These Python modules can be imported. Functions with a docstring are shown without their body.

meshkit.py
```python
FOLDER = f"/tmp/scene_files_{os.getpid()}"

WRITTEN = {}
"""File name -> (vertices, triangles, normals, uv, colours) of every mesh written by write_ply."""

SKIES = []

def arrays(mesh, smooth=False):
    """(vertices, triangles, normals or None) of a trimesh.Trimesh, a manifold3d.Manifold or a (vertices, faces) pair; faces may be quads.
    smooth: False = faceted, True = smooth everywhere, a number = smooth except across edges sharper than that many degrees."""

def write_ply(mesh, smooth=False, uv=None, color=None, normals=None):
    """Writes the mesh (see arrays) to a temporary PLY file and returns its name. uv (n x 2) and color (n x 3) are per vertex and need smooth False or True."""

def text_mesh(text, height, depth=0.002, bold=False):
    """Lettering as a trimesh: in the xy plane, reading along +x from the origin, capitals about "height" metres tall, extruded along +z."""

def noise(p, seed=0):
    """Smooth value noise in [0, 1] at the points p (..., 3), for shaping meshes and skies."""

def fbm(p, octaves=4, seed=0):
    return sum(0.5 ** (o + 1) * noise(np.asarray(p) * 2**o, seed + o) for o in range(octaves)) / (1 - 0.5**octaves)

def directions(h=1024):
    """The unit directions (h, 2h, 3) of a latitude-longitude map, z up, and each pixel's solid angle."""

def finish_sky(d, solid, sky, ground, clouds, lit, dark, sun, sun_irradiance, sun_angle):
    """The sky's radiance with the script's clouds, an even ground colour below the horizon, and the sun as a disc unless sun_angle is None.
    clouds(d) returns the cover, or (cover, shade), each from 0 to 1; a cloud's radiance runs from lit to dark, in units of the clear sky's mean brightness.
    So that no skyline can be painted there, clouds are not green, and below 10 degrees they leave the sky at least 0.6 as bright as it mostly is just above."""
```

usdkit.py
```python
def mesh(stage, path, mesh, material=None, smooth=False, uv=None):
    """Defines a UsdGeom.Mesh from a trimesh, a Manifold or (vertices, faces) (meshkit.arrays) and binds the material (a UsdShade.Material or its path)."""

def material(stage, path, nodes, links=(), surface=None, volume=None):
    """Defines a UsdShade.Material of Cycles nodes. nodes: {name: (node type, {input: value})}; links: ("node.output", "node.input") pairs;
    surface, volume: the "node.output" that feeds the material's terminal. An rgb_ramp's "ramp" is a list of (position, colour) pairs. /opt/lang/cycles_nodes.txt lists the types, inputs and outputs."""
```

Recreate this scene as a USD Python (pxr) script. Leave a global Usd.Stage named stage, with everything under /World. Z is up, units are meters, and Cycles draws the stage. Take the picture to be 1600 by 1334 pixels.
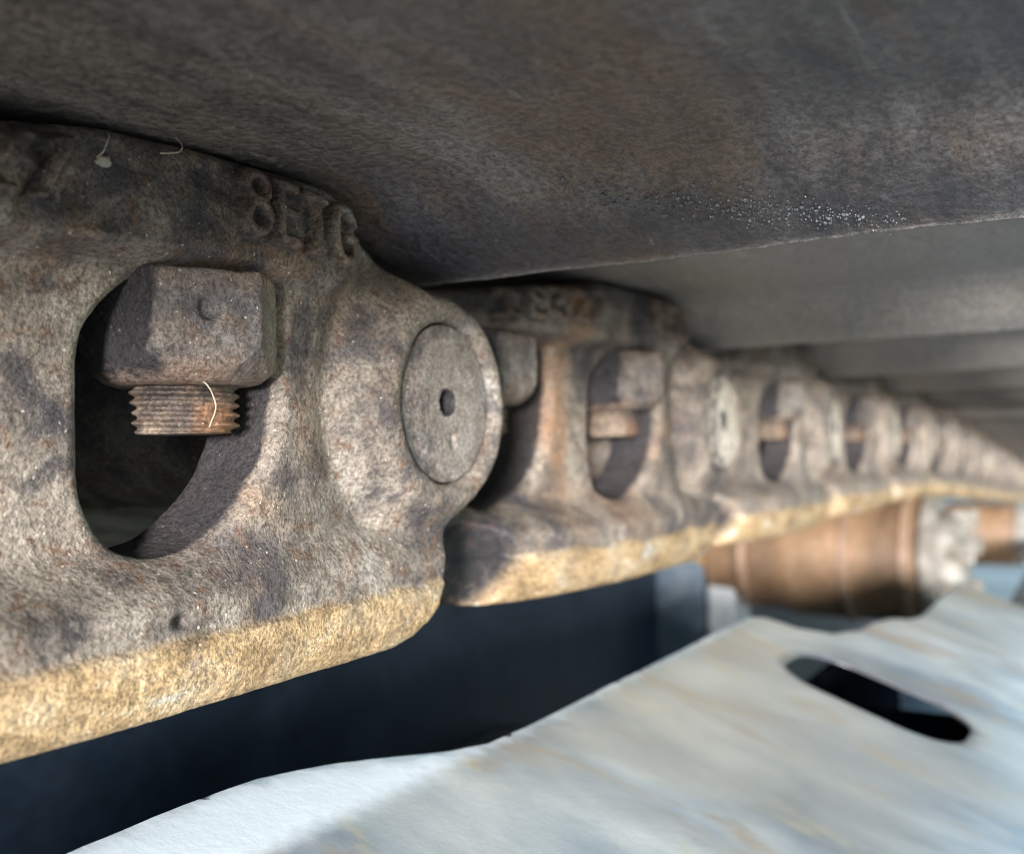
import math
import numpy as np, trimesh, shapely, shapely.affinity, manifold3d as m3
from shapely.geometry import Polygon, Point, LineString
from shapely.ops import unary_union
from scipy.spatial import Delaunay, cKDTree
from scipy.interpolate import PchipInterpolator
from pxr import Usd, UsdGeom, UsdLux, UsdShade, Gf, Sdf, Vt
import usdkit, meshkit

stage = Usd.Stage.CreateInMemory()
UsdGeom.SetStageUpAxis(stage, 'Z'); UsdGeom.SetStageMetersPerUnit(stage, 1.0)
UsdGeom.Xform.Define(stage, '/World'); UsdGeom.Scope.Define(stage, '/World/Looks')
rng = np.random.default_rng(7)

# ---------------------------------------------------------------- camera (at eye height z = 0; x outward, y along the track)
EXPOSURE = 3.15
RGT, DWN, FWD = (np.array(v) for v in ([0.8675, 0.4972, -0.0161], [-0.0272, 0.0151, -0.9995], [-0.4967, 0.8675, 0.0266]))
cam = UsdGeom.Camera.Define(stage, '/World/camera')
CX, CY, CZ = .1325, 0., 0.
cam.AddTransformOp().Set(Gf.Matrix4d(*RGT, 0, *(-DWN), 0, *(-FWD), 0, CX, CY, CZ, 1))
cam.CreateHorizontalApertureAttr(36.0); cam.CreateVerticalApertureAttr(36.0 * 853 / 1024)
cam.CreateFocalLengthAttr(36.0 * 1607 / 1600)
cam.CreateClippingRangeAttr(Gf.Vec2f(.005, 2000))
cam.CreateFStopAttr(36.16 / 2.7); cam.CreateFocusDistanceAttr(.192)
cam.CreateExposureAttr(EXPOSURE)

# ---------------------------------------------------------------- sun and sky
SUN_T, SUN_EL = 2.3, math.radians(3.0)
to_sun = np.array([1.0, -SUN_T, 0]); to_sun /= np.linalg.norm(to_sun)
to_sun = np.array([*(to_sun[:2] * math.cos(SUN_EL)), math.sin(SUN_EL)])
dome = UsdLux.DomeLight.Define(stage, '/World/sky')
skym = usdkit.material(stage, '/World/Looks/sky', {
    's': ('sky_texture', {'sky_type': 'single_scattering', 'air_density': .8, 'aerosol_density': .02, 'ozone_density': 1.7, 'sun_disc': False, 'sun_elevation': SUN_EL, 'sun_rotation': math.atan2(to_sun[0], to_sun[1])}),
    'b': ('background_shader', {'strength': 0.10})}, [('s.color', 'b.color')], surface='b.background')
UsdShade.MaterialBindingAPI.Apply(dome.GetPrim()).Bind(skym)
dome.GetPrim().SetCustomDataByKey('kind', 'structure')
sun = UsdLux.DistantLight.Define(stage, '/World/sun')
sun.CreateNormalizeAttr(True); sun.CreateIntensityAttr(.4); sun.CreateAngleAttr(10.0); sun.CreateColorAttr(Gf.Vec3f(1, .98, .965))
zax = to_sun; xax = np.cross([0, 0, 1.0], zax); xax /= np.linalg.norm(xax); yax = np.cross(zax, xax)
sun.AddTransformOp().Set(Gf.Matrix4d(*xax, 0, *yax, 0, *zax, 0, 0, 0, 0, 1))

# ---------------------------------------------------------------- materials
class G:
    """A small node-graph builder."""
    def __init__(s): s.n, s.l, s.i = {}, [], 0
    def add(s, kind, vals=None, **links):
        s.i += 1; k = f'n{s.i}'; s.n[k] = (kind, vals or {})
        for a, b in links.items():
            if isinstance(b, str): s.l.append((b, f'{k}.{a}'))
            else: s.n[k][1][a] = b
        return k
    def pos(s, scale=(1, 1, 1), loc=(0, 0, 0), rot=(0, 0, 0)):
        g = s.add('geometry')
        return s.add('mapping', {'scale': scale, 'location': loc, 'rotation': rot, 'mapping_type': 'point'}, vector=g + '.position') + '.vector'
    def noise(s, v, scale, detail=4, rough=.6, dist=0):
        return s.add('noise_texture', {'scale': scale, 'detail': detail, 'roughness': rough, 'distortion': dist}, vector=v) + '.fac'
    def ramp(s, f, *stops): return s.add('rgb_ramp', {'ramp': list(stops)}, fac=f) + '.color'
    def step(s, f, a, b, lo=0, hi=1):
        return s.add('map_range', {'range_type': 'smoothstep', 'from_min': a, 'from_max': b, 'to_min': lo, 'to_max': hi, 'clamp': True}, value=f) + '.result'
    def mix(s, fac, a, b, t='mix'): return s.add('mix', {'mix_type': t}, fac=fac, color1=a, color2=b) + '.color'
    def m(s, t, a, b): return s.add('math', {'math_type': t}, value1=a, value2=b) + '.value'
    def attr(s, name):
        a = s.add('attribute', {'attribute': name}); c = s.add('separate_color', {}, color=a + '.color')
        return c + '.r', c + '.g', c + '.b'
    def done(s, name, color, rough, height=None, dist=.0003, strength=1.0, metallic=0., spec=.3, coat=None):
        p = s.add('principled_bsdf', {'specular_ior_level': spec}, base_color=color, roughness=rough, metallic=metallic)
        if height: s.l.append((s.add('bump', {'distance': dist, 'strength': strength}, height=height) + '.normal', p + '.normal'))
        return usdkit.material(stage, '/World/Looks/' + name, s.n, s.l, surface=p + '.BSDF')

def cast_material(name, tint=(1, 1, 1), dusty=.0, masks=True, grain=1.0):
    g = G(); v = g.pos()
    n0, n1, n2 = g.noise(v, 22, 4, .6, .6), g.noise(v, 75, 5, .62), g.noise(v, 300, 4, .65)
    n3, n4 = g.noise(v, 1100, 3, .7), g.noise(v, 2600, 2, .6)
    t = lambda c: tuple(a * b for a, b in zip(c, tint))
    f = g.m('add', g.m('multiply', n0, .55), g.m('multiply', n1, .45))
    c = g.ramp(f, (.37, t((.050, .044, .052))), (.44, t((.120, .102, .094))), (.50, t((.235, .195, .160))), (.57, t((.345, .295, .245))), (.67, t((.44, .41, .37))))
    rn = g.noise(g.pos(loc=(3.1, 1.7, .4)), 34, 5, .65, .5)
    c = g.mix(g.step(rn, .52, .70, 0, .5), c, t((.30, .185, .115)))
    sn = g.noise(g.pos(loc=(2.2, 4.1, 7.7)), 260, 4, .7)
    c = g.mix(g.step(sn, .535, .66, 0, .75), c, t((.16, .085, .05)))
    dn = g.noise(g.pos(loc=(1.3, 8.7, 5.4)), 48, 4, .6, .4)
    c = g.mix(g.step(dn, .535, .65, 0, .72), c, t((.065, .058, .07)))
    if dusty: c = g.mix(g.step(n2, .35, .6, dusty * .4, dusty), c, t((.46, .41, .35)))
    if masks:
        r, gg, b = g.attr('mask')
        c = g.mix(g.m('multiply', b, g.step(n1, .30, .62, .25, 1)), c, t((.36, .21, .125)))
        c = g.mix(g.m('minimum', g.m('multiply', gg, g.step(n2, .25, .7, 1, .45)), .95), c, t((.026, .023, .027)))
        yn = g.noise(g.pos(loc=(5, 2, 9), scale=(1, .38, 1)), 130, 5, .66, .3)
        yc = g.ramp(yn, (.31, (.17, .11, .06)), (.41, (.36, .24, .12)), (.52, (.50, .345, .185)), (.63, (.55, .42, .26)), (.72, (.58, .56, .52)))
        yc = g.mix(g.step(g.noise(g.pos(scale=(1, .5, 1), loc=(7, 7, 2)), 95, 5, .7), .60, .70, 0, .85), yc, (.58, .60, .58))
        c = g.mix(g.m('multiply', r, g.step(n1, .28, .52, .55, 1)), c, yc)
    c = g.mix(g.step(n3, .34, .62, .9, 0), c, (.38, .36, .36), 'multiply')
    c = g.mix(g.step(n4, .30, .50, .8, 0), c, (.42, .40, .40), 'multiply')
    vw = g.mix(.0012, v, g.add('noise_texture', {'scale': 900.0, 'detail': 2.0}, vector=v) + '.color', 'add')
    vo = g.add('voronoi_texture', {'scale': 1350.0, 'feature': 'f1'}, vector=vw)
    vc = g.add('separate_color', {}, color=vo + '.color')
    sp = g.m('multiply', g.step(vo + '.distance', .18, .42, 1, 0), g.step(vc + '.r', .95, .97))
    c = g.mix(g.m('multiply', sp, g.m('subtract', .7, g.m('minimum', g.m('multiply', gg, .5), .55))) if masks else g.m('multiply', sp, .7), c, (.60, .55, .48))
    pk = g.m('multiply', g.step(vc + '.g', .85, .89), g.step(vo + '.distance', .25, .5, .85, 0))
    c = g.mix(g.m('multiply', pk, .6), c, (.05, .042, .04))
    h = g.m('add', g.m('add', g.m('multiply', n2, 1.3), g.m('multiply', n3, .75)), g.m('add', g.m('multiply', n4, .35), g.m('multiply', sp, .25)))
    return g.done(name, c, g.step(n2, .3, .7, .58, .82), h, .00042 * grain, 1.0, spec=.4)

M = {}
M['cast'] = cast_material('cast_steel_rusty')
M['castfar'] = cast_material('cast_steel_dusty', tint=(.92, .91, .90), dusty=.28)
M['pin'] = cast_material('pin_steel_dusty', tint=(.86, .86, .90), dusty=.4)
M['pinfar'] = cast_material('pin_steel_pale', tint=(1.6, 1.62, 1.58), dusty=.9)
M['nut'] = cast_material('nut_steel', tint=(.80, .82, .88), dusty=.2)

def shoe_material(name='shoe_steel', far=False):
    g = G(); v = g.pos()
    vs = g.pos(scale=(1.0, .22, 1.0), rot=(0, 0, .12))
    n0, n1 = g.noise(vs, 22, 5, .62, .5), g.noise(vs, 120, 5, .65)
    n2, n3 = g.noise(v, 700, 4, .7), g.noise(v, 2300, 2, .6)
    f = g.m('add', g.m('multiply', n0, .5), g.m('multiply', n1, .5))
    c = g.ramp(f, (.33, (.045, .042, .048)), (.43, (.105, .09, .088)), (.53, (.185, .16, .148)), (.63, (.28, .25, .23)), (.72, (.38, .35, .33)))
    c = g.mix(g.step(g.noise(g.pos(loc=(2, 5, 1), scale=(1, .5, 1)), 26, 4, .6, .4), .52, .70, 0, .55), c, (.15, .085, .05))
    c = g.mix(g.step(g.noise(g.pos(loc=(8, 3, 1), scale=(1, .4, 1)), 16, 4, .6, .5), .48, .60, 0, .65), c, (.105, .10, .135))
    c = g.mix(g.step(g.noise(g.pos(loc=(4, 9, 3), scale=(1, .3, 1)), 30, 4, .65, .4), .47, .62, 0, .7), c, (.21, .135, .085))
    r, gg, b = g.attr('mask')
    c = g.mix(r, c, (.36, .33, .30))                       # worn lip edge
    c = g.mix(g.m('multiply', gg, .8), c, (.035, .036, .046))
    if far: c = g.mix(.7, c, (.44, .405, .36))  # far undersides paler: grazing reflection put into the colour
    c = g.mix(g.m('multiply', b, g.step(n1, .3, .6, .3, .9)), c, (.25, .205, .15))     # packed dust near the links
    c = g.mix(g.step(n2, .36, .62, .9, 0), c, (.38, .36, .37), 'multiply')
    c = g.mix(g.step(n3, .32, .55, .8, 0), c, (.4, .39, .4), 'multiply')
    st = g.noise(g.pos(scale=(1.0, .05, 1.0), rot=(0, 0, .35)), 420, 3, .6)
    c = g.mix(g.step(st, .66, .76, 0, .4), c, (.33, .29, .25))
    h = g.m('add', g.m('add', g.m('multiply', n1, 1.2), g.m('multiply', n2, .5)), g.m('multiply', n3, .2))
    return g.done(name, c, g.step(n2, .3, .7, .38, .58), h, .00055, 1.0, spec=.6)
M['shoe'] = shoe_material()
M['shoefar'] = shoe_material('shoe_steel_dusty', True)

def frame_material():
    g = G(); v = g.pos()
    vs = g.pos(scale=(.62, 1.0, .62), rot=(0, 0, -.25), loc=(.3, .1, 0))
    n0, n1, n2 = g.noise(vs, 15, 3, .5, .5), g.noise(vs, 40, 3, .55), g.noise(v, 420, 4, .65)
    f = g.m('add', g.m('multiply', n0, .6), g.m('multiply', n1, .4))
    c = g.ramp(f, (.37, (.15, .19, .24)), (.45, (.30, .345, .385)), (.54, (.46, .49, .495)), (.66, (.68, .69, .66)))
    c = g.mix(g.step(g.noise(g.pos(scale=(.6, 1, 1), loc=(4.1, .3, 2)), 40, 4, .6), .56, .68, 0, .6), c, (.55, .47, .27))
    c = g.mix(g.step(g.noise(g.pos(scale=(.35, 1, 1), loc=(1.1, 2.3, 6)), 30, 4, .6, .5), .53, .66, 0, .65), c, (.36, .26, .17))
    c = g.mix(g.step(g.noise(g.pos(scale=(.6, 1, 1), loc=(2.6, .8, 3)), 9, 3, .5, .4), .46, .64, 0, .6), c, (.44, .40, .33))
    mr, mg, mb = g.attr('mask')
    c = g.mix(mr, c, (.80, .86, .92)); c = g.mix(mg, c, (.05, .05, .06))  # bright lip and dark slot rim: light and shade as colour
    h = g.m('add', g.m('multiply', n1, .6), g.m('multiply', n2, .4))
    return g.done('frame_paint_white', c, .34, h, .0003, .6, spec=.6)
M['frame'] = frame_material()

def plain(name, cols, scale=60, rough=.6, dist=.0004, spec=.4, stretch=(1, 1, 1)):
    g = G(); v = g.pos(scale=stretch)
    n0, n1 = g.noise(v, scale, 5, .62, .3), g.noise(g.pos(), scale * 9, 3, .65)
    k = len(cols); st = [(.32 + .36 * i / max(k - 1, 1), c) for i, c in enumerate(cols)]
    c = g.ramp(n0, *st); c = g.mix(g.step(n1, .35, .62, .6, 0), c, (.6, .58, .56), 'multiply')
    return g.done(name, c, rough, n1, dist, .8, spec=spec)
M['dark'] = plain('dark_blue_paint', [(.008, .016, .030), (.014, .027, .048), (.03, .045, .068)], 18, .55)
M['bracket'] = plain('blue_grey_paint', [(.07, .10, .14), (.11, .145, .19), (.15, .18, .21)], 30, .5)
M['white'] = plain('white_paint', [(.5, .52, .55), (.68, .68, .70)], 40, .5)
M['roller'] = plain('roller_rust', [(.10, .060, .036), (.19, .115, .066), (.28, .175, .105)], 16, .55, stretch=(1, .4, .4))
M['rollerband'] = plain('roller_worn_band', [(.16, .10, .068), (.30, .20, .135)], 30, .5)
M['ochre'] = plain('ochre_paint', [(.34, .19, .05), (.48, .28, .07)], 60, .6)
M['greysteel'] = plain('grey_dusty_steel', [(.10, .085, .07), (.21, .19, .165), (.36, .345, .315)], 40, .6)
M['ground'] = plain('dry_earth', [(.30, .275, .24), (.37, .345, .31), (.45, .42, .38)], 2.0, .95, .01, .2)
M['straw'] = plain('dry_straw', [(.42, .36, .26), (.55, .48, .36)], 200, .8)
M['thread'] = cast_material('bolt_thread_rust', tint=(.9, .8, .72), dusty=.1)
M['grit'] = plain('glossy_grit', [(.05, .055, .06), (.35, .37, .39)], 900, .12, spec=.9)
M['grime'] = plain('black_grime', [(.010, .010, .012), (.03, .028, .028)], 400, .9)
M['mudledge'] = plain('mud_on_steel', [(.05, .045, .042), (.12, .095, .07), (.20, .16, .12)], 40, .85)
M['void'] = plain('slot_shade', [(.006, .008, .014), (.014, .017, .026)], 30, 1.0, spec=0.)  # shade inside the slot, put into a near-black colour
M['stone'] = plain('dirt_crumb', [(.42, .37, .29), (.58, .52, .43)], 400, .9)

# ---------------------------------------------------------------- scene-graph helpers
_used = {}
def numbered(parent, name):
    k = (parent, name); n = _used.get(k, 0); _used[k] = n + 1
    return name if n == 0 else f'{name}_{n:03d}'
def thing(name, label, cat, loc=(0, 0, 0), rx=0., group=None, ref=None):
    path = '/World/' + numbered('/World', name)
    x = UsdGeom.Xform.Define(stage, path); x.AddTranslateOp().Set(Gf.Vec3d(*map(float, loc)))
    x.AddRotateXOp().Set(float(math.degrees(rx)))
    p = x.GetPrim()
    if ref is not None:
        p.GetReferences().AddInternalReference(ref.GetPath()); p.SetInstanceable(True)
    tag(p, label, cat, group); return p
def tag(p, label=None, cat=None, group=None, kind=None):
    for k, v in (('label', label), ('category', cat), ('group', group), ('kind', kind)):
        if v: p.SetCustomDataByKey(k, v)
    return p
def obj(name, mesh, mat, parent=None, smooth=35, mask=None, label=None):
    base = str(parent.GetPath()) if parent is not None else '/World'
    path = base + '/' + numbered(base, name)
    m = usdkit.mesh(stage, path, mesh, M[mat], smooth=True if mask is not None else smooth)
    if mask is not None:
        UsdGeom.PrimvarsAPI(m).CreatePrimvar('mask', Sdf.ValueTypeNames.Color3fArray, 'vertex').Set(Vt.Vec3fArray.FromNumpy(np.ascontiguousarray(mask, np.float32)))
    if label: m.GetPrim().SetCustomDataByKey('label', label)
    return m.GetPrim()

# ---------------------------------------------------------------- shape helpers
def sstep(x, a, b):
    t = np.clip((np.asarray(x, float) - a) / (b - a), 0, 1); return t * t * (3 - 2 * t)
def fb(p, s, o=4, seed=0): return meshkit.fbm(np.asarray(p) * s + 37.3, o, seed) - .5
def densify(ring, res):
    c = np.asarray(ring.coords)[:-1]; out = []
    for a, b in zip(c, np.roll(c, -1, 0)):
        n = max(1, int(round(np.linalg.norm(b - a) / res)))
        out.append(a + (b - a) * (np.arange(n) / n)[:, None])
    return np.vstack(out)
def arc(cx, cy, r, a0, a1, n=24):
    t = np.radians(np.linspace(a0, a1, n)); return [(cx + r * math.cos(k), cy + r * math.sin(k)) for k in t]

def sheet(poly, h, thick, res, r=.002, steps=6, wall_noise=.0003, seed=1, back=True, draft=0.):
    """A plate with outline POLY in (a, b): front surface at height h(a, b), edges rounded by r, side walls down to h - thick(a, b), flat back.
    Returns vertices as (a, b, c), faces and each vertex's distance from the outline."""
    loops = [densify(poly.exterior, res)] + [densify(i, res) for i in poly.interiors]
    bnd = np.vstack(loops); kd = cKDTree(bnd)
    x0, y0, x1, y1 = poly.bounds
    gx, gy = np.meshgrid(np.arange(x0, x1, res), np.arange(y0, y1, res * .866)); gx = gx.copy(); gx[1::2] += res / 2
    pts = np.stack([gx.ravel(), gy.ravel()], 1); rg = np.random.default_rng(seed); pts += rg.uniform(-.18, .18, pts.shape) * res
    pts = pts[shapely.contains_xy(poly, pts[:, 0], pts[:, 1])]
    pts = pts[kd.query(pts)[0] > res * .62]
    extra = []
    for f in (.12, .35):
        if f * r < res * .6: 
            q = poly.buffer(-f * r)
            for gq in getattr(q, 'geoms', [q]):
                if gq.is_empty: continue
                for ring in [gq.exterior, *gq.interiors]: extra.append(densify(ring, res))
    if extra:
        ex = np.vstack(extra); pts = pts[cKDTree(ex).query(pts)[0] > res * .5]; pts = np.vstack([pts, ex])
    P = np.vstack([bnd, pts]); nb = len(bnd)
    fine = np.vstack([densify(poly.exterior, res * .2)] + [densify(i, res * .2) for i in poly.interiors])
    d = cKDTree(fine).query(P)[0]; d[:nb] = 0
    T = Delaunay(P).simplices; cen = P[T].mean(1)
    T = T[shapely.contains_xy(poly, cen[:, 0], cen[:, 1])]
    A = P[T]; cr = (A[:, 1, 0] - A[:, 0, 0]) * (A[:, 2, 1] - A[:, 0, 1]) - (A[:, 1, 1] - A[:, 0, 1]) * (A[:, 2, 0] - A[:, 0, 0])
    T = T[np.abs(cr) > 1e-14]; cr = cr[np.abs(cr) > 1e-14]; T[cr < 0] = T[cr < 0][:, ::-1]
    off = np.where(d < r, r - np.sqrt(np.maximum(0, r * r - (r - d) ** 2)), 0)
    H = h(P[:, 0], P[:, 1]) - off
    V = [np.column_stack([P, H])]; F = [T]; D = [d]; base = len(P); start = 0
    TH = thick(bnd[:, 0], bnd[:, 1]); backs = []
    for li, L in enumerate(loops):
        n = len(L); idx = np.arange(start, start + n); prev = idx
        Z0 = H[idx]; Zb = h(L[:, 0], L[:, 1]) - TH[idx]
        nx = np.roll(L, -1, 0) - np.roll(L, 1, 0); nx = np.column_stack([nx[:, 1], -nx[:, 0]]); nx /= np.linalg.norm(nx, axis=1, keepdims=True) + 1e-12
        area = Polygon(L).exterior.is_ccw
        if not area: nx = -nx                     # points away from the polygon drawn by L
        for s in range(1, steps + 1):
            t = (s / steps) ** 1.3
            q = np.column_stack([L, Z0 + (Zb - Z0) * t])
            if wall_noise and s < steps + 1:
                w = wall_noise * 2 * fb(q, 110, 2, seed + 5)
                q[:, :2] += nx * w[:, None] * min(1, s)
            if li > 0: q[:, :2] -= nx * draft * t
            cur = base + np.arange(n); V.append(q); D.append(np.zeros(n)); base += n
            a, b, c, e = prev, np.roll(prev, -1), np.roll(cur, -1), cur
            ccw = Polygon(L).exterior.is_ccw
            quad = np.stack([a, e, c, b], 1) if (ccw == (li == 0)) else np.stack([a, b, c, e], 1)
            F.append(quad[:, [0, 1, 2]]); F.append(quad[:, [0, 2, 3]]); prev = cur
        backs.append(prev); start += n
    V = np.vstack(V); F = np.vstack(F); D = np.concatenate(D)
    if back:
        bi = np.concatenate(backs); q = P[nb:]; lift = V[bi][:, :2] - bnd
        near = kd.query(q)[1]; w = np.exp(-d[nb:] / .002)[:, None]
        B = np.column_stack([q + lift[near] * w, h(q[:, 0], q[:, 1]) - thick(q[:, 0], q[:, 1])])
        mp = np.concatenate([bi, len(V) + np.arange(len(q))]); V = np.vstack([V, B]); D = np.concatenate([D, d[nb:]]); F = np.vstack([F, mp[T][:, ::-1]])
    return V, F, D
def to_x(V):            # sheet drawn in (u, z) with height along +x  ->  (x, y, z): (a, b, c) -> (c, a, b) keeps handedness
    return V[:, [2, 0, 1]]
def revolve(profile, n=64, axis='x'):
    p = np.asarray(profile, float); t = np.arange(n) * 2 * np.pi / n
    V = np.stack([np.repeat(p[:, 0:1], n, 1), p[:, 1:2] * np.cos(t), p[:, 1:2] * np.sin(t)], -1).reshape(-1, 3)
    i, j = np.meshgrid(np.arange(len(p) - 1), np.arange(n), indexing='ij'); j2 = (j + 1) % n
    q = np.stack([i * n + j, i * n + j2, (i + 1) * n + j2, (i + 1) * n + j], -1).reshape(-1, 4)
    F = np.vstack([q[:, [0, 1, 2]], q[:, [0, 2, 3]]])
    m = trimesh.Trimesh(V, F, process=False); 
    if m.volume < 0: F = F[:, ::-1]
    return V, F
def rbox(x0, x1, y0, y1, z0, z1, r=.004):
    pts = [(x, y, z) for x in (x0 + r, x1 - r) for y in (y0 + r, y1 - r) for z in (z0 + r, z1 - r)]
    s = m3.Manifold.sphere(r, 12)
    return m3.Manifold.batch_hull([s.translate(p) for p in pts])
def tube(points, r, n=6):
    p = np.asarray(points, float); k = len(p); rr = np.broadcast_to(r, (k,)).copy()
    t = np.gradient(p, axis=0); t /= np.linalg.norm(t, axis=1, keepdims=True)
    a = np.cross(t, [0.31, .2, .93]); a /= np.linalg.norm(a, axis=1, keepdims=True); b = np.cross(t, a)
    th = np.arange(n) * 2 * np.pi / n
    V = (p[:, None] + rr[:, None, None] * (np.cos(th)[None, :, None] * a[:, None] + np.sin(th)[None, :, None] * b[:, None])).reshape(-1, 3)
    i, j = np.meshgrid(np.arange(k - 1), np.arange(n), indexing='ij'); j2 = (j + 1) % n
    q = np.stack([i * n + j, i * n + j2, (i + 1) * n + j2, (i + 1) * n + j], -1).reshape(-1, 4)
    V = np.vstack([V, p[0], p[-1]]); m = len(V)
    caps = [[m - 2, (j + 1) % n, j] for j in range(n)] + [[m - 1, (k - 1) * n + j, (k - 1) * n + (j + 1) % n] for j in range(n)]
    return V, np.vstack([q[:, [0, 1, 2]], q[:, [0, 2, 3]], caps])

# ================================================================ the setting
P = .2                                            # track pitch
ZP = .0122                                        # pin height at the near links
gs = 60.
ground = obj('ground', (np.array([[-gs, -gs, -.78], [gs, -gs, -.78], [gs, gs, -.78], [-gs, gs, -.78]]), np.array([[0, 1, 2], [0, 2, 3]])), 'ground', smooth=False)
tag(ground, 'bare dry earth the machine stands on', 'ground', kind='structure')

pinY = lambda k: .2022 + P * (k - 1)
def pinZ(k):
    y = pinY(k); base = ZP
    if k <= 0: base -= .003 * (1 - k)
    return base - .052 * max(0., y - .98) - .02 * max(0, min(y, 1.25) - .95) * 0
NLINK = 15

# ---------------------------------------------------------------- track link: outline in (u, z) about its outer pin
def wz(pts): return [(u, z - ZP) for u, z in pts]
OUT = Polygon(wz([(-.160, -.0425), (-.017, -.0425), (-.0105, -.0412), (-.0055, -.0385), (-.0015, -.0345), (.0018, -.0285), (.0030, -.0222), (.0056, -.0166), (.0092, -.0142)])
      + arc(0, 0, .0257, -66, 96, 40)[1:]
      + wz([(-.0075, .0418), (-.0134, .0455), (-.0195, .0482), (-.0245, .0512), (-.0285, .0548), (-.0325, .0566), (-.038, .0571), (-.088, .0570), (-.105, .0545), (-.125, .0515), (-.15, .0485), (-.178, .0450), (-.195, .0420)])
      + arc(-.2, 0, .0275, 100, 262, 30)
      + wz([(-.186, -.019), (-.178, -.026), (-.170, -.036), (-.165, -.041)])).buffer(.0012).buffer(-.0012)
def window(cu, w, zb, zt):
    pts = wz([(cu - w, .023), (cu - w - .0004, .008), (cu - w - .0002, -.004), (cu - w + .0020, -.0104), (cu - w + .0058, -.0150), (cu - w + .0107, -.0167), (cu - w + .0204, -.0151),
              (cu + w - .0113, -.0093), (cu + w - .0055, -.0025), (cu + w - .0026, .0044), (cu + w, .0145), (cu + w + .0002, .0325), (cu + w - .0008, .0350), (cu - w + .0212, .0356), (cu - w + .0100, .0342), (cu - w + .0045, .0295)])
    p = np.array(pts)
    for _ in range(2): q = np.roll(p, -1, 0); p = np.stack([.8 * p + .2 * q, .2 * p + .8 * q], 1).reshape(-1, 2)
    return Polygon(p).buffer(.0025).buffer(-.0025)
WIN = [window(-.0676, .0194, 0, 0), window(-.1325, .0222, 0, 0)]
BORE = Point(.0009, 0).buffer(.0191, 48)
LINK = OUT.difference(unary_union(WIN + [BORE]))
_base = PchipInterpolator([-.24, -.185, -.168, -.150, -.130, -.105, -.088, -.070, -.050, -.043, -.031, -.02, .03], [-.037, -.036, -.0335, -.0275, -.0230, -.0195, -.0172, -.0118, -.0075, -.0072, -.0078, -.0085, -.0085])

_t = meshkit.text_mesh('8ETG', .0122, .001, bold=True), meshkit.text_mesh('18327', .0100, .001, bold=True)
def text_shape(tm, u0, w, z0, tilt):
    v, f = np.array(tm.vertices), np.array(tm.faces); top = v[:, 2] > .0005
    tri = [Polygon(v[t][:, :2]) for t in f if top[t].all()]
    s = unary_union([t.buffer(1e-6) for t in tri if t.area > 1e-14])
    b = s.bounds; k = w / (b[2] - b[0])
    s = shapely.affinity.affine_transform(s, [k, 0, 0, 1, -b[0] * k, -b[1]])
    s = shapely.affinity.rotate(s, tilt, origin=(0, 0)); return shapely.affinity.translate(s, u0, z0)
TXT = [text_shape(_t[0], -.0632, .0322, .0425 - ZP, -5.0), text_shape(_t[1], -.1430, .0490, .0400 - ZP, 3.0)]
def text_grime(u, z):
    out = np.zeros(len(u)); q = np.column_stack([u, z])
    for s in TXT:
        lines = np.vstack([densify(r, .0002) for g in getattr(s, 'geoms', [s]) for r in [g.exterior, *g.interiors]])
        d = cKDTree(lines).query(q)[0]; ins = shapely.contains_xy(s, u, z)
        out = np.maximum(out, np.where(ins, 0, 1 - sstep(d, .0004, .0017)))
    return out
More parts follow.
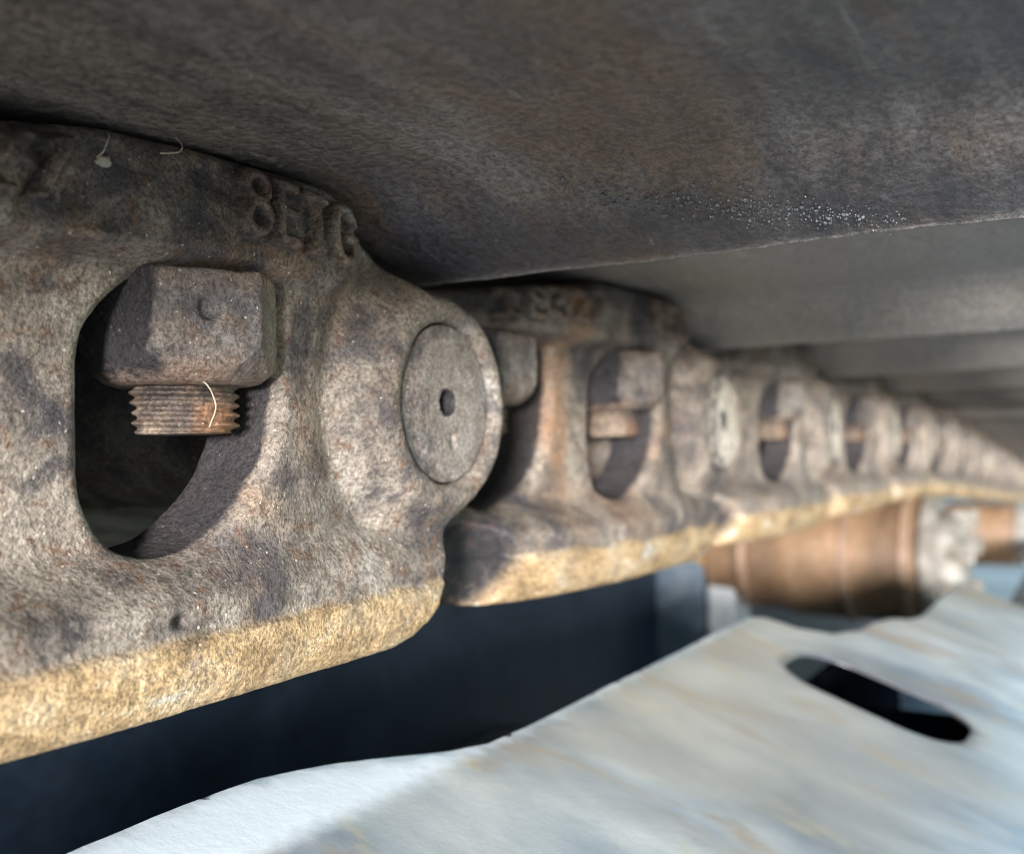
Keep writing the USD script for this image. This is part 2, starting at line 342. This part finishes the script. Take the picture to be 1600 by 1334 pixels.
def text_relief(u, z, res):
    out = np.zeros(len(u))
    for s, amp in zip(TXT, (.0030, .0026)):
        b = s.bounds; near = (u > b[0] - .002) & (u < b[2] + .002) & (z > b[1] - .002) & (z < b[3] + .002)
        if not near.any(): continue
        q = np.column_stack([u[near], z[near]])
        lines = np.vstack([densify(r, .0002) for g in getattr(s, 'geoms', [s]) for r in [g.exterior, *g.interiors]])
        d = cKDTree(lines).query(q)[0]; ins = shapely.contains_xy(s, q[:, 0], q[:, 1])
        out[near] = amp * sstep(np.where(ins, d, -d), -.0005, .0003)
    return out

PATCH = [  # (u, z, ru, rz, strength) dark oily blots of the nearest link
    (-.1025, -.0250, .0060, .0042, .9), (-.0930, -.0195, .0022, .0014, .5), (-.0790, -.0262, .0022, .0013, 1.), (-.069, .0470, .010, .0065, .75), (-.087, .0400, .0052, .0035, .7),
    (-.1100, .0420, .004, .003, .8), (-.0995, .0525, .007, .0038, .85), (-.1060, .0515, .006, .003, .8), (-.0925, .0450, .0035, .0035, .9), (-.0260, .0080, .0055, .0120, .55), (-.0215, -.0070, .0045, .0065, .7), (-.0245, .0270, .0045, .006, .5), (-.0500, .0330, .0040, .004, .8), (-.043, .022, .0045, .010, .5)]
RUST = [(-.050, .0395, .010, .0035, .55), (-.0935, .0375, .004, .0050, .45), (-.112, .006, .004, .012, .5), (-.030, .0330, .005, .006, .35), (-.040, .006, .006, .012, .25), (-.108, .013, .004, .02, .4)]
def blots(u, z, lst, seed):
    out = np.zeros(len(u)); q = np.column_stack([u, z, np.zeros(len(u))])
    w = fb(q, 220, 4, seed) * 1.5
    for a, b, ra, rb, s in lst:
        r = np.hypot((u - a) / ra, (z - b + ZP) / rb) + w; out = np.maximum(out, s * (1 - sstep(r, .45, 1.25)))
    return out
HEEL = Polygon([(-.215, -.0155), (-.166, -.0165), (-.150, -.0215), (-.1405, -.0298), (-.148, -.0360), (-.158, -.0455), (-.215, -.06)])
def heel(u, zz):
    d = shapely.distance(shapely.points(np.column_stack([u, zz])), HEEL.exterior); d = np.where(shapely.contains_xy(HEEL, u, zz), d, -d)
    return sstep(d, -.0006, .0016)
def link_mesh(res, seed, hero=False, rust_streak=False, letters=True):
    def h(u, z):
        zz = z + ZP; r = np.hypot(u, z)
        H = _base(u)
        boss = 1 - sstep(r, .0225, .0360)
        H = H + (.0006 - H) * np.maximum(boss, 0) * (u > -.08)
        H = H - .0019 * np.exp(-((r - .0325) / .0065) ** 2) * (r > .02) * (u < .01) * sstep(zz, -.024, -.012)
        low = sstep(-zz, .013, .0245) * sstep(u, -.178, -.150)                 # swells out to the rail
        rail_x = -.0028 - .0142 * (1 - sstep(u, -.176, -.125)) - .0050 * (1 - sstep(u, -.14, -.08))
        H = H * (1 - low) + np.maximum(H, rail_x) * low
        step = sstep(-zz, .0288, .0302)
        H = H + .0011 * step                                                    # dirt-caked rail side, slightly proud
        H = H - .0022 * sstep(-zz, .0345, .0425) * 1.0                          # rolls under towards the running surface
        top = sstep(zz, .0340, .0385) * sstep(u, -.155, -.125) * (1 - sstep(u, -.036, -.019)); tx = np.interp(u, [-.14, -.10, -.07, -.03], [-.0165, -.0095, -.0045, -.0035]); H = H * (1 - top) + np.maximum(H, tx) * top
        H = H - .0024 * sstep(zz, .046, .058)                                   # leans back at the shoe seat
        for W in WIN:                                                           # soft rim round the windows
            pass
        H = H - .0065 * heel(u, zz)
        q = np.column_stack([u, z, np.full(len(u), seed * 3.1)])
        amp = 1.0 if hero else .8
        H = H + amp * (.0020 * fb(q, 38, 3, seed) + .0009 * fb(q, 150, 4, seed + 3))
        rough = .35 + .45 * sstep(-zz, .028, .031) + 1.2 * sstep(zz, .036, .044) * sstep(-u, .085, .10)
        if hero: H = H + rough * .0008 * fb(q, 520, 3, seed + 7) * (1 + .5 * (rough > .9))
        pit = fb(q, 95, 2, seed + 11)                                           # casting pits
        H = H - .0018 * sstep(pit, .14, .26) * sstep(zz, .030, .045) * sstep(-u, .075, .10)
        if letters: H = H + text_relief(u, z, res)
        if hero:
            H = H - .0012 * blots(u, z, [(-.0790, -.0262, .0016, .0010, 1.)], 3)
            H = H - .0006 * blots(u, z, PATCH, 2)
        return H
    V, F, D = sheet(LINK, h, lambda u, z: np.interp(u, [-.18, -.15, -.05, .03], [.024, .022, .0175, .0270]), res, r=.0028 if hero else .003, steps=10 if hero else 5, wall_noise=.00045, seed=seed, draft=.0012)
    u, z = V[:, 0], V[:, 1]; zz = z + ZP; q = np.column_stack([u, z, np.full(len(u), 1.0)])
    wob = .0042 * fb(q, 70, 5, seed + 21)
    depth = h(u, z) - V[:, 2]
    rail = sstep(-zz + wob, .0282, .0303) * (1 - sstep(depth, .004, .009)) * sstep(u + wob * 2, -.166, -.160)
    dark = blots(u, z, PATCH, 2) if hero else .6 * sstep(fb(q, 60, 3, seed + 31), .08, .2)
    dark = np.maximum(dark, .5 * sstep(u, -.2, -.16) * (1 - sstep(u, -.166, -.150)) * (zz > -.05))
    if letters: dark = np.maximum(dark, .85 * text_grime(u, z) * sstep(fb(q, 300, 3, 8), -.35, -.05))
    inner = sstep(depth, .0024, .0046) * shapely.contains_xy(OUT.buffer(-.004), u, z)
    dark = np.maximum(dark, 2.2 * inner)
    hl = heel(u + .5 * wob, zz + .5 * wob); dark = np.maximum(dark, 1.4 * hl); rail = rail * (1 - hl)  # shadow of the previous link painted dark on the heel recess
    lt = np.clip(text_relief(u, z, res) / .0026, 0, 1) if letters else 0 * u
    rust = blots(u, z, RUST, 5) if hero else .35 * sstep(fb(q, 45, 3, seed + 41), .06, .2)
    if rust_streak: rust = np.maximum(rust, (1.1 + fb(q, 150, 4, 9)) * .85 * (1 - sstep(np.abs(u + .1075 + .012 * fb(q, 90, 4, 3)), .0025, .0095)) * sstep(zz, -.03, .0) )
    rust = np.maximum(np.maximum(rust, .12 * inner), .55 * lt * (.6 + fb(q, 200, 3, 4)))
    return to_x(V), F, np.column_stack([rail, dark, rust])

def pin_mesh(res, recess, seed, hero=False):
    poly = Point(0, 0).buffer(.0186, 64).difference(Point(-.0004, .0002).buffer(.0028, 16))
    def h(u, z):
        q = np.column_stack([u, z, np.full(len(u), seed * 1.0)]); r = np.hypot(u, z)
        H = -recess + .0004 * fb(q, 260, 4, seed) + .0007 * fb(q, 60, 2, seed) - .0006 * sstep(r, .012, .0178)
        H = H - .0003 * (1 - sstep(np.maximum(np.abs(u - .0012) / .0022, np.abs(z + .0078) / .0008), .8, 1.3)) - .0007 * (1 - sstep(np.maximum(np.abs(u - .0020) / .0009, np.abs(z + .0088) / .0016), .8, 1.3))
        if hero: H = H + .00022 * fb(q, 900, 3, seed + 2)
        return H
    V, F, D = sheet(poly, h, lambda u, z: np.full(len(u), .008), res, r=.0006, steps=4, wall_noise=.0002, seed=seed)
    u, z = V[:, 0], V[:, 1]; w = .004 * fb(V, 200, 4, seed + 3)
    cr = sstep(np.hypot(u - (.0026 if hero else .0062), z + .0012) + w, .0158 if hero else .0150, .0178 if hero else .0170) * (u < .002) * (.55 if hero else .9)
    cr = np.maximum(cr, 2.2 * (np.hypot(u + .0004, z - .0002) < .0031) * (np.hypot(u + .0004, z - .0002) > .0025))
    return to_x(V) + [0, .0009, 0], F, np.column_stack([0 * cr, cr, 0 * cr])
def plug_mesh():
    poly = Point(-.0004, .0002).buffer(.0029, 16)
    V, F, D = sheet(poly, lambda u, z: -.0042 + .0012 * fb(np.column_stack([u, z, u * 0]), 700, 3, 4), lambda u, z: np.full(len(u), .004), .0005, r=.0004, steps=1, back=False)
    return to_x(V), F

# hexagon nut hanging from the window's top, and the bolt's threaded end below it
NR = .0194
def nut_mesh(res, seed, rot):
    z0, z1 = .0148 - ZP, .0352 - ZP
    hexa = m3.CrossSection([[(NR * math.cos(rot + k * math.pi / 3), NR * math.sin(rot + k * math.pi / 3)) for k in range(6)]]).offset(-.0011, m3.JoinType.Round, 2, 24).offset(.0011, m3.JoinType.Round, 2, 24)
    solid = m3.Manifold.extrude(hexa, z1 - z0)
    prof = [(0, 0), (.0120, 0), (.0143, .0006), (.0160, .0019), (.0178, .0037), (.0190, .0062), (.0199, .010), (.0199, z1 - z0), (0, z1 - z0)]
    solid = (solid ^ m3.Manifold.revolve(m3.CrossSection([prof]), 96)).translate((0, 0, z0)).refine_to_length(res)
    mm = solid.to_mesh(); t = trimesh.Trimesh(mm.vert_properties[:, :3], mm.tri_verts)
    trimesh.smoothing.filter_taubin(t, iterations=2)
    v = np.array(t.vertices); n = np.array(t.vertex_normals)
    v = v + n * (.0006 * fb(v, 90, 3, seed) + .0005 * fb(v, 380, 3, seed + 1) - .0010 * sstep(fb(v, 170, 2, seed + 2), .18, .30))[:, None]
    mask = np.column_stack([0 * v[:, 0], .55 * sstep(fb(v, 110, 3, seed + 4), .10, .22), np.maximum(.6 * sstep(-(v[:, 2] - z0), -.0065, -.001), .3 * sstep(v[:, 2], z1 - .006, z1 - .001))])
    return v, np.array(t.faces), mask
def thread_mesh(nth, nz, seed):
    z0, z1 = .0058 - ZP, .0165 - ZP; r0, pt = .0102, .0019
    th = np.arange(nth) * 2 * np.pi / nth; zz = np.linspace(z1, z0, nz)
    T, Z = np.meshgrid(th, zz); tri = np.abs(((Z / pt + T / (2 * np.pi)) % 1) * 2 - 1)
    end = sstep(Z, z0, z0 + .0016)
    R = (r0 - .0011 * sstep(tri, .1, .9)) - .0009 * (1 - end)
    q = np.stack([R * np.cos(T), R * np.sin(T), Z], -1).reshape(-1, 3)
    w = .0008 * fb(q, 300, 3, seed) - .0009 * sstep(fb(q, 140, 2, seed + 1), .05, .25)
    q[:, :2] *= (1 + w / r0)[:, None]
    i, j = np.meshgrid(np.arange(nz - 1), np.arange(nth), indexing='ij'); j2 = (j + 1) % nth
    f = np.stack([i * nth + j, (i + 1) * nth + j, (i + 1) * nth + j2, i * nth + j2], -1).reshape(-1, 4)
    F = np.vstack([f[:, [0, 1, 2]], f[:, [0, 2, 3]]]); b = len(q); ring = (nz - 1) * nth + np.arange(nth)
    inner = q[ring] * [.55, .55, 1] + [0, 0, -.0002]; q = np.vstack([q, inner, [[0, 0, z0 - .0001]]])
    r2 = b + np.arange(nth); e = len(q) - 1
    F = np.vstack([F, np.stack([ring, r2, np.roll(r2, -1)], 1), np.stack([ring, np.roll(r2, -1), np.roll(ring, -1)], 1), np.stack([r2, np.full(nth, e), np.roll(r2, -1)], 1)])
    rust = .9 * sstep(np.arctan2(q[:, 1], q[:, 0]), -.75, -.35) * (1 - sstep(np.arctan2(q[:, 1], q[:, 0]), .9, 1.3)) * sstep(-q[:, 2], -(z1 - .0035), -(z1 - .0065))
    return q, F, np.column_stack([0 * rust, .5 * (q[:, 2] > z1 - .004), rust])
def shift(m, d):
    return (np.asarray(m[0]) + np.asarray(d), *m[1:])

NUTS = [(-.0205, -.0617), (-.0310, -.1395)]
BUSH = [(-.030, .0), (-.030, .0235), (-.034, .0255), (-.136, .0255), (-.140, .0235), (-.140, .0)]
def make_link(k, label, group, res, hero=False, streak=False, mat='cast', pinmat='pin', recess=.0016, seed=1, nres=.0009):
    y0, z0, y1, z1 = pinY(k - 1), pinZ(k - 1), pinY(k), pinZ(k)
    t = thing('track_link', label, 'track link', (0, y1, z1), math.atan2(z1 - z0, y1 - y0), group)
    v, f, mk = link_mesh(res, seed, hero, streak)
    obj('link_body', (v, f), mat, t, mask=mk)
    v, f, mk = pin_mesh(min(res * 1.1, .0016), recess, seed, hero); p = obj('pin', (v, f), pinmat, t, mask=mk)
    obj('centre_plug', shift(plug_mesh(), (-recess - .0016, .0009, 0)), 'grime', p)
    for n, (nx, nu) in enumerate(NUTS):
        v, f, mk = nut_mesh(nres if n == 0 else nres * 1.4, seed + n, math.radians(3 + 20 * n))
        if True:                                                          # window-rim shade painted black on the facet facing back along the track
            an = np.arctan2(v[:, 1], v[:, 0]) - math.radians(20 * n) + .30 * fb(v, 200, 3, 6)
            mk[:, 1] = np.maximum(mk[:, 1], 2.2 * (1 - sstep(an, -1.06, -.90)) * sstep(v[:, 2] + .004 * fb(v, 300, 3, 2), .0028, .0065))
        nt = obj('nut', (v + [nx, nu, 0], f), 'nut', t, mask=mk)
        v, f, mk = thread_mesh(96 if hero else 40, 46 if hero else 24, seed + 5 * n)
        obj('bolt_end', (v + [nx, nu, 0], f), 'thread', nt, mask=mk)
    obj('bushing', shift(revolve(BUSH, 40), (0, -P, 0)), 'nut', t)
    return t

g_links = None
make_link(1, 'nearest rusty track link, in sharp focus, big nut in its window', g_links, .00062, hero=True, seed=3, recess=.0009, nres=.0006)
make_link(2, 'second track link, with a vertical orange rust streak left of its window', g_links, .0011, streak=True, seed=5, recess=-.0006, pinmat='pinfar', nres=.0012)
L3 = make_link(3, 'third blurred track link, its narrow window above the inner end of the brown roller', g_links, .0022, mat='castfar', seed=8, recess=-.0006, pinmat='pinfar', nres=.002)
def far_label(k):
    return {6: 'sixth blurred track link, first past the end cap of the brown roller', 7: 'seventh blurred track link, second past the end cap of the brown roller', 4: 'fourth blurred track link, its yellow edge over the middle of the brown roller', 5: 'fifth blurred track link, resting above the outer flange of the brown roller'}.get(k, 'distant blurred track link beyond the brown roller, on the falling stretch of chain')
for k in list(range(4, NLINK)) + [0]:
    y0, z0, y1, z1 = pinY(k - 1), pinZ(k - 1), pinY(k), pinZ(k)
    lab = far_label(k) if k > 0 else 'track link just outside the left edge of the picture'
    thing('track_link', lab, 'track link', (0, y1, z1), math.atan2(z1 - z0, y1 - y0), 'distant links of the falling chain' if k > 7 else None, ref=L3)

# inner row of links, seen only through the near windows
def make_inner(k, ref=None):
    y0, z0, y1, z1 = pinY(k - 1), pinZ(k - 1), pinY(k), pinZ(k)
    t = thing('inner_track_link', {1: 'inner track link glimpsed dark and dusty through the nearest window', 2: 'inner track link glimpsed through the window beside the orange rust streak'}.get(k, 'inner track link behind the left edge of the picture'), 'track link', (-.17, y1, z1), math.atan2(z1 - z0, y1 - y0), None, ref)
    if ref is None:
        v, f, mk = link_mesh(.003, 12, letters=False)
        v = v * [-1, 1, 1]; f = f[:, ::-1]
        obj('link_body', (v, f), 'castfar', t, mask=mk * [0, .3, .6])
        pv, pf, pk = pin_mesh(.002, .002, 2); obj('pin', (pv * [-1, 1, 1], pf[:, ::-1]), 'pin', t, mask=pk)
    return t
I1 = make_inner(1); make_inner(2, I1); make_inner(0, I1)

# ---------------------------------------------------------------- track shoes
SH = np.array([(.0093, .0420), (.0040, .0434), (-.0040, .0458), (-.0140, .0497), (-.0260, .0545), (-.0380, .0572), (-.0500, .0577), (-.1550, .0577), (-.1780, .0583), (-.1960, .0602)])
SH[:, 1] -= ZP
XS0, XS1 = -.33, .160
def shoe_mesh(nx, nu, seed, hero):
    us = np.concatenate([np.linspace(-.196, -.05, int(nu * .45)), np.linspace(-.05, .0093, int(nu * .55))[1:]]); zf = PchipInterpolator(SH[::-1, 0], SH[::-1, 1])
    xs = np.linspace(XS0, XS1, nx) if not hero else np.concatenate([np.linspace(XS0, -.05, 60), np.linspace(-.05, XS1, nx)[1:]])
    X, U = np.meshgrid(xs, us, indexing='ij'); n, m = X.shape
    Z = zf(U)
    q = np.stack([X, U, X * 0 + seed], -1).reshape(-1, 3)
    nz = (.0011 * fb(q * [1, .6, 1], 30, 3, seed) + .0008 * fb(q, 120, 4, seed + 1)).reshape(n, m)
    if hero: nz = nz + (.0006 * fb(q, 600, 3, seed + 2) * (1 + 1.2 * sstep(fb(q, 40, 2, seed + 9), .0, .2))).reshape(n, m)
    lipw = sstep(U, -.012, .0093)
    edge = 1.6 * (.0022 * fb(np.column_stack([xs, xs * 0, xs * 0 + 3 * seed]), 28, 3, seed + 3) + (.0006 * fb(np.column_stack([xs, xs * 0, xs * 0 + 9 + seed]), 260, 3, seed + 4)))
    Z = Z + nz * (1 - .5 * lipw) + (edge * .55)[:, None] * lipw
    # top skin 9 mm up, far edge rounded
    th = .009 * np.ones(m); th[-1] = .0012; th[-2] = .0026; th[-3] = .004; th[-4] = .0055; th[-5] = .007
    Zt = Z + th; Uc = U.copy(); Uc[:, -1] += edge * .5
    bot = np.stack([X, Uc, Z], -1).reshape(-1, 3); top = np.stack([X, Uc, Zt], -1).reshape(-1, 3)
    V = np.vstack([bot, top]); N = n * m
    i, j = np.meshgrid(np.arange(n - 1), np.arange(m - 1), indexing='ij'); a = (i * m + j).ravel(); b, c, d = a + m, a + m + 1, a + 1
    F = [np.stack([a, d, c], 1), np.stack([a, c, b], 1), np.stack([a, c, d], 1) + N, np.stack([a, b, c], 1) + N]
    def wall(r, flip):
        r = np.asarray(r); w = np.vstack([np.stack([r[:-1], r[1:], r[1:] + N], 1), np.stack([r[:-1], r[1:] + N, r[:-1] + N], 1)]); F.append(w[:, ::-1] if flip else w)
    wall(np.arange(n) * m, False); wall(np.arange(n) * m + m - 1, True); wall(np.arange(m), True); wall((n - 1) * m + np.arange(m), False)
    wear = np.concatenate([(sstep(U, .0072, .0090) * .8).ravel(), (sstep(U, .004, .0090) * .8).ravel()])
    low = fb(np.vstack([q, q]), 45, 3, seed + 6)
    lip_band = np.concatenate([(sstep(U, -.024, -.004) * (1 - sstep(U, .004, .008))).ravel()] * 2) * .75  # darker band along the curl of the lip
    dust = np.concatenate([((1 - sstep(X, .004, .05)) * (1 - sstep(U, -.06, -.02))).ravel()] * 2) * (.75 + low)
    return V, np.vstack(F), np.column_stack([wear, lip_band, np.clip(dust, 0, 1)])
def grouser(u):
    pr = [(u - .009, .060 - ZP), (u + .009, .060 - ZP), (u + .004, .082 - ZP), (u - .004, .082 - ZP)]
    m = m3.Manifold.extrude(m3.CrossSection([pr]), XS1 - XS0 - .01)      # (u, z) along +z
    mm = m.to_mesh(); v = mm.vert_properties[:, :3][:, [2, 0, 1]] + [XS0 + .005, 0, 0]
    return v, mm.tri_verts
def make_shoe(k, label, nx, nu, hero, seed, group=None, ref=None):
    y0, z0, y1, z1 = pinY(k - 1), pinZ(k - 1), pinY(k), pinZ(k)
    t = thing('track_shoe', label, 'track shoe', (0, y1, z1), math.atan2(z1 - z0, y1 - y0), group, ref)
    if ref is None:
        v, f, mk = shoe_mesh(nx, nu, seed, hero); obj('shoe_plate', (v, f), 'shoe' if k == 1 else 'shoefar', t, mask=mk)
        if hero:                                                       # a drift of wet grit stuck to the curl of the lip
            zf = PchipInterpolator(SH[::-1, 0], SH[::-1, 1]); ic = trimesh.creation.icosphere(subdivisions=0); gr = []
            for _ in range(900):
                w = rng.beta(1.5, 1.6); x = .040 + .062 * w; uu = -.0215 + .0262 * w + rng.normal() * .0027
                kd = v[(np.abs(v[:, 0] - x) < .0013) & (np.abs(v[:, 1] - uu) < .0006)]
                zz = kd[:, 2].min() if len(kd) else float(zf(min(uu, .009)))
                gr.append((ic.vertices * (rng.uniform(.7, 1.3, 3) * min(.00042, .00013 * math.exp(.5 * rng.normal()))) @ trimesh.transformations.random_rotation_matrix(rng.random(3))[:3, :3] + [x, uu, zz - .0001], ic.faces))
            o = np.cumsum([0] + [12] * (len(gr) - 1))
            tag(obj('grit', (np.vstack([q[0] for q in gr]), np.vstack([q[1] + i for q, i in zip(gr, o)])), 'grit', t, smooth=False), kind='stuff')
        for u in (-.185, -.10, -.012): obj('grouser', shift(grouser(u), (0, 0, -.002 if u < -.02 else -.006)), 'shoe', t, smooth=False)
    return t
make_shoe(1, 'nearest dark steel track shoe, seen from below, spanning the whole top of the picture', 330, 300, True, 2)
make_shoe(2, 'second track shoe, its pale grey underside just past the wavy lip of the nearest one', 220, 110, False, 4)
S3 = make_shoe(3, 'third track shoe, a blurred grey band under the pale second one', 90, 60, False, 6)
for k in list(range(4, NLINK)) + [0, -1]:
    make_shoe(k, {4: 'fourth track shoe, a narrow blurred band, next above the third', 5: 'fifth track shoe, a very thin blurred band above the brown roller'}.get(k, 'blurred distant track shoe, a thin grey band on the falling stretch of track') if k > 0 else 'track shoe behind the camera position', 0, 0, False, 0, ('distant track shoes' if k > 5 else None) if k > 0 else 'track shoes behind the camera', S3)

# ---------------------------------------------------------------- carrier rollers
def make_roller(y, ztop, label, grp=None, R=.054):
    t = thing('carrier_roller', label, 'carrier roller', (0, y, ztop - R), 0, grp)
    e = .0015
    obj('roller_shell', revolve([(-.185, 0), (-.185, .036), (-.178, .040), (-.150, .043), (-.146, .0475), (-.118, .049), (-.112, R - .003), (-.102, R - .001), (-.004, R), (-.001, R - .002), (0, R - .006), (0, 0)], 96), 'roller', t, smooth=30)
    for x0, r in ((-.150, .0500), (-.062, R + .0030), (-.014, R + .0014)): obj('wear_band', revolve([(x0, r - .006), (x0 + .0015, r), (x0 + .0075, r), (x0 + .009, r - .006)], 96), 'rollerband', t, smooth=30)
    obj('flange', revolve([(.0005, 0), (.0005, R - .003), (.003, R), (.012, R), (.014, R - .003), (.014, 0)], 96), 'greysteel', t, smooth=30)
    c = obj('end_cap', revolve([(.0142, 0), (.0142, .041), (.022, .041), (.030, .036), (.033, .030), (.034, 0)], 64), 'greysteel', t, smooth=30)
    for a in (20, 92, 164, 236, 308):
        aa = math.radians(a); bx = revolve([(.0225, 0), (.0225, .0095), (.040, .0095), (.042, .008), (.042, 0)], 6)
        obj('cap_bolt', shift(bx, (0, .0335 * math.cos(aa), .0335 * math.sin(aa))), 'greysteel', c, smooth=False)
    obj('shaft', revolve([(-.30, 0), (-.30, .024), (-.215, .024), (-.212, .030), (-.186, .031), (-.186, 0)], 48), 'ochre', t, smooth=30)
    return t
make_roller(.935, -.0405, 'rust brown stepped carrier roller with a pale bolted end cap, holding up the chain')
make_roller(1.98, -.098, 'second, distant carrier roller with a beige band at the far right edge')

# ---------------------------------------------------------------- track frame
FP = Polygon([(-.0200, -.35), (-.0208, .110), (-.0217, .140), (-.0209, .159), (-.0172, .176), (-.0122, .191), (-.0060, .208), (-.0030, .221), (-.0024, .240), (-.0024, .440), (.001, .4500), (.014, .4535), (.026, .470), (.032, .495), (.0335, .520), (.037, .545), (.044, .562), (.047, .580), (.047, .742), (.26, .700), (.26, -.35)])
SLOT = shapely.affinity.rotate(shapely.box(.0250, .3790, .0880, .4290).buffer(-.019).buffer(.019, 16), -2)
def fz(x, y):
    q = np.column_stack([x, y, x * 0])
    s = np.logaddexp(0, x / .0028) * .0028
    return -.0722 - .35 * s + .32 * (np.logaddexp(0, -x / .0016) * .0016) + .0014 * fb(q, 12, 2, 2) + .0003 * fb(q, 60, 3, 5)
fr = thing('undercarriage_beam', 'dirty white painted beam with an oblong slot, running below the chain', 'beam')
V, F, D = sheet(FP.difference(SLOT), fz, lambda x, y: np.full(len(x), .0016), .0036, r=.0014, steps=2, wall_noise=0, seed=4)
lip_light = 1 - sstep(V[:, 0] + .004 * fb(V, 40, 3, 8), -.0035, .0012)  # bluish sun and sky light painted on the upturned lip
sd = shapely.distance(shapely.points(V[:, :2]), SLOT); edge = (1 - sstep(sd, .0002, .0009)) * (sd < .002)  # slot rim painted dark to stand for the shade inside
obj('top_plate', (V, F), 'frame', fr, mask=np.column_stack([lip_light, edge, 0 * lip_light]))
obj('side_skirt', rbox(.248, .262, -.35, .70, -.50, -.175, .004), 'frame', fr)
obj('lower_plate', rbox(.05, .30, .748, 2.6, -.165, -.150, .004), 'greysteel', fr)
obj('slot_blocker_floor', rbox(.006, .246, -.35, .66, -.225, -.215, .003), 'void', fr)  # added dark panels, down to the cross piece, keep the slot black
obj('slot_blocker_end', rbox(.006, .246, .662, .672, -.50, -.195, .003), 'void', fr)
obj('slot_blocker_web', rbox(-.004, .004, -.35, .44, -.50, -.090, .003), 'void', fr)
obj('slot_blocker_web', rbox(-.003, .003, .442, .780, -.50, -.118, .002), 'void', fr)
obj('slot_blocker_panel', rbox(.006, .105, .470, .478, -.213, -.114, .002), 'void', fr)
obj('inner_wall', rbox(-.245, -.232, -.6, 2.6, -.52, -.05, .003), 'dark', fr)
obj('inner_ledge', rbox(-.231, -.03, -.6, .62, -.200, -.185, .004), 'mudledge', fr)
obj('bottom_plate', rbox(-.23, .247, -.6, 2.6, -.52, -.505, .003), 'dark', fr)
br = thing('roller_bracket', 'blue grey bracket post that carries the inner end of the brown roller', 'bracket')
obj('post', rbox(-.243, -.187, .905, .960, -.50, -.050, .003), 'bracket', br)
obj('foot', rbox(-.184, -.158, .905, .955, -.30, -.122, .004), 'white', br)

# machine side beyond the inner links: closes the view through the chain
bd = thing('machine_side', 'dark side of the machine behind the chain, seen through the gaps', 'machine body')
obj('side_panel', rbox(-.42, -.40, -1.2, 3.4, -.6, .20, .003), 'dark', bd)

ic = trimesh.creation.icosphere(subdivisions=5); w = np.array(ic.vertices)
w = w * (1 + .5 * fb(w, 1.6, 4, 3) + .12 * fb(w, 7, 4, 5))[:, None] * [.032, .070, .026] + [-.128, .240, -.030]
tag(obj('packed_mud', (w, ic.faces), 'stone', smooth=True), 'smooth dusty packed mud, seen low down through the nearest window', 'mud')

# ---------------------------------------------------------------- dry straw and crumbs
def straw(label, pts, r=.00016):
    p = np.asarray(pts, float); k = np.linspace(0, 1, len(p)); kk = np.linspace(0, 1, 14)
    q = np.column_stack([PchipInterpolator(k, p[:, i])(kk) for i in range(3)])
    o = obj('dry_straw', tube(q, np.linspace(r, r * .6, 14)), 'straw'); tag(o, label, 'straw')
Z0 = 0
straw('pale bent straw standing under the shoe at the upper left of the nearest link', [(-.0100, .1115, .0492), (-.0072, .1118, .0508), (-.0075, .1128, .0528), (-.009, .1138, .0542)])
straw('short curled straw hooked under the shoe, right of the bent one', [(-.0060, .1222, .0525), (-.0040, .1242, .0528), (-.0042, .1254, .0542), (-.006, .1256, .0560)])
straw('fine fibre hanging across the rusty bolt thread', [(-.0095, .1335, .0150), (-.0080, .1352, .0125), (-.0078, .1362, .0095), (-.0080, .1353, .0070), (-.0082, .1349, .0058)], .00017)

w = np.array(trimesh.creation.icosphere(subdivisions=3).vertices); w = w * (1 + .7 * fb(w, 1.5, 4, 2))[:, None] * [.0012, .0019, .0013] + [-.0092, .1128, .0490]
tag(obj('dirt_crumb', (w, trimesh.creation.icosphere(subdivisions=3).faces), 'stone', smooth=40), 'pale greenish dirt crumb stuck below the bent straw at upper left', 'dirt crumb')
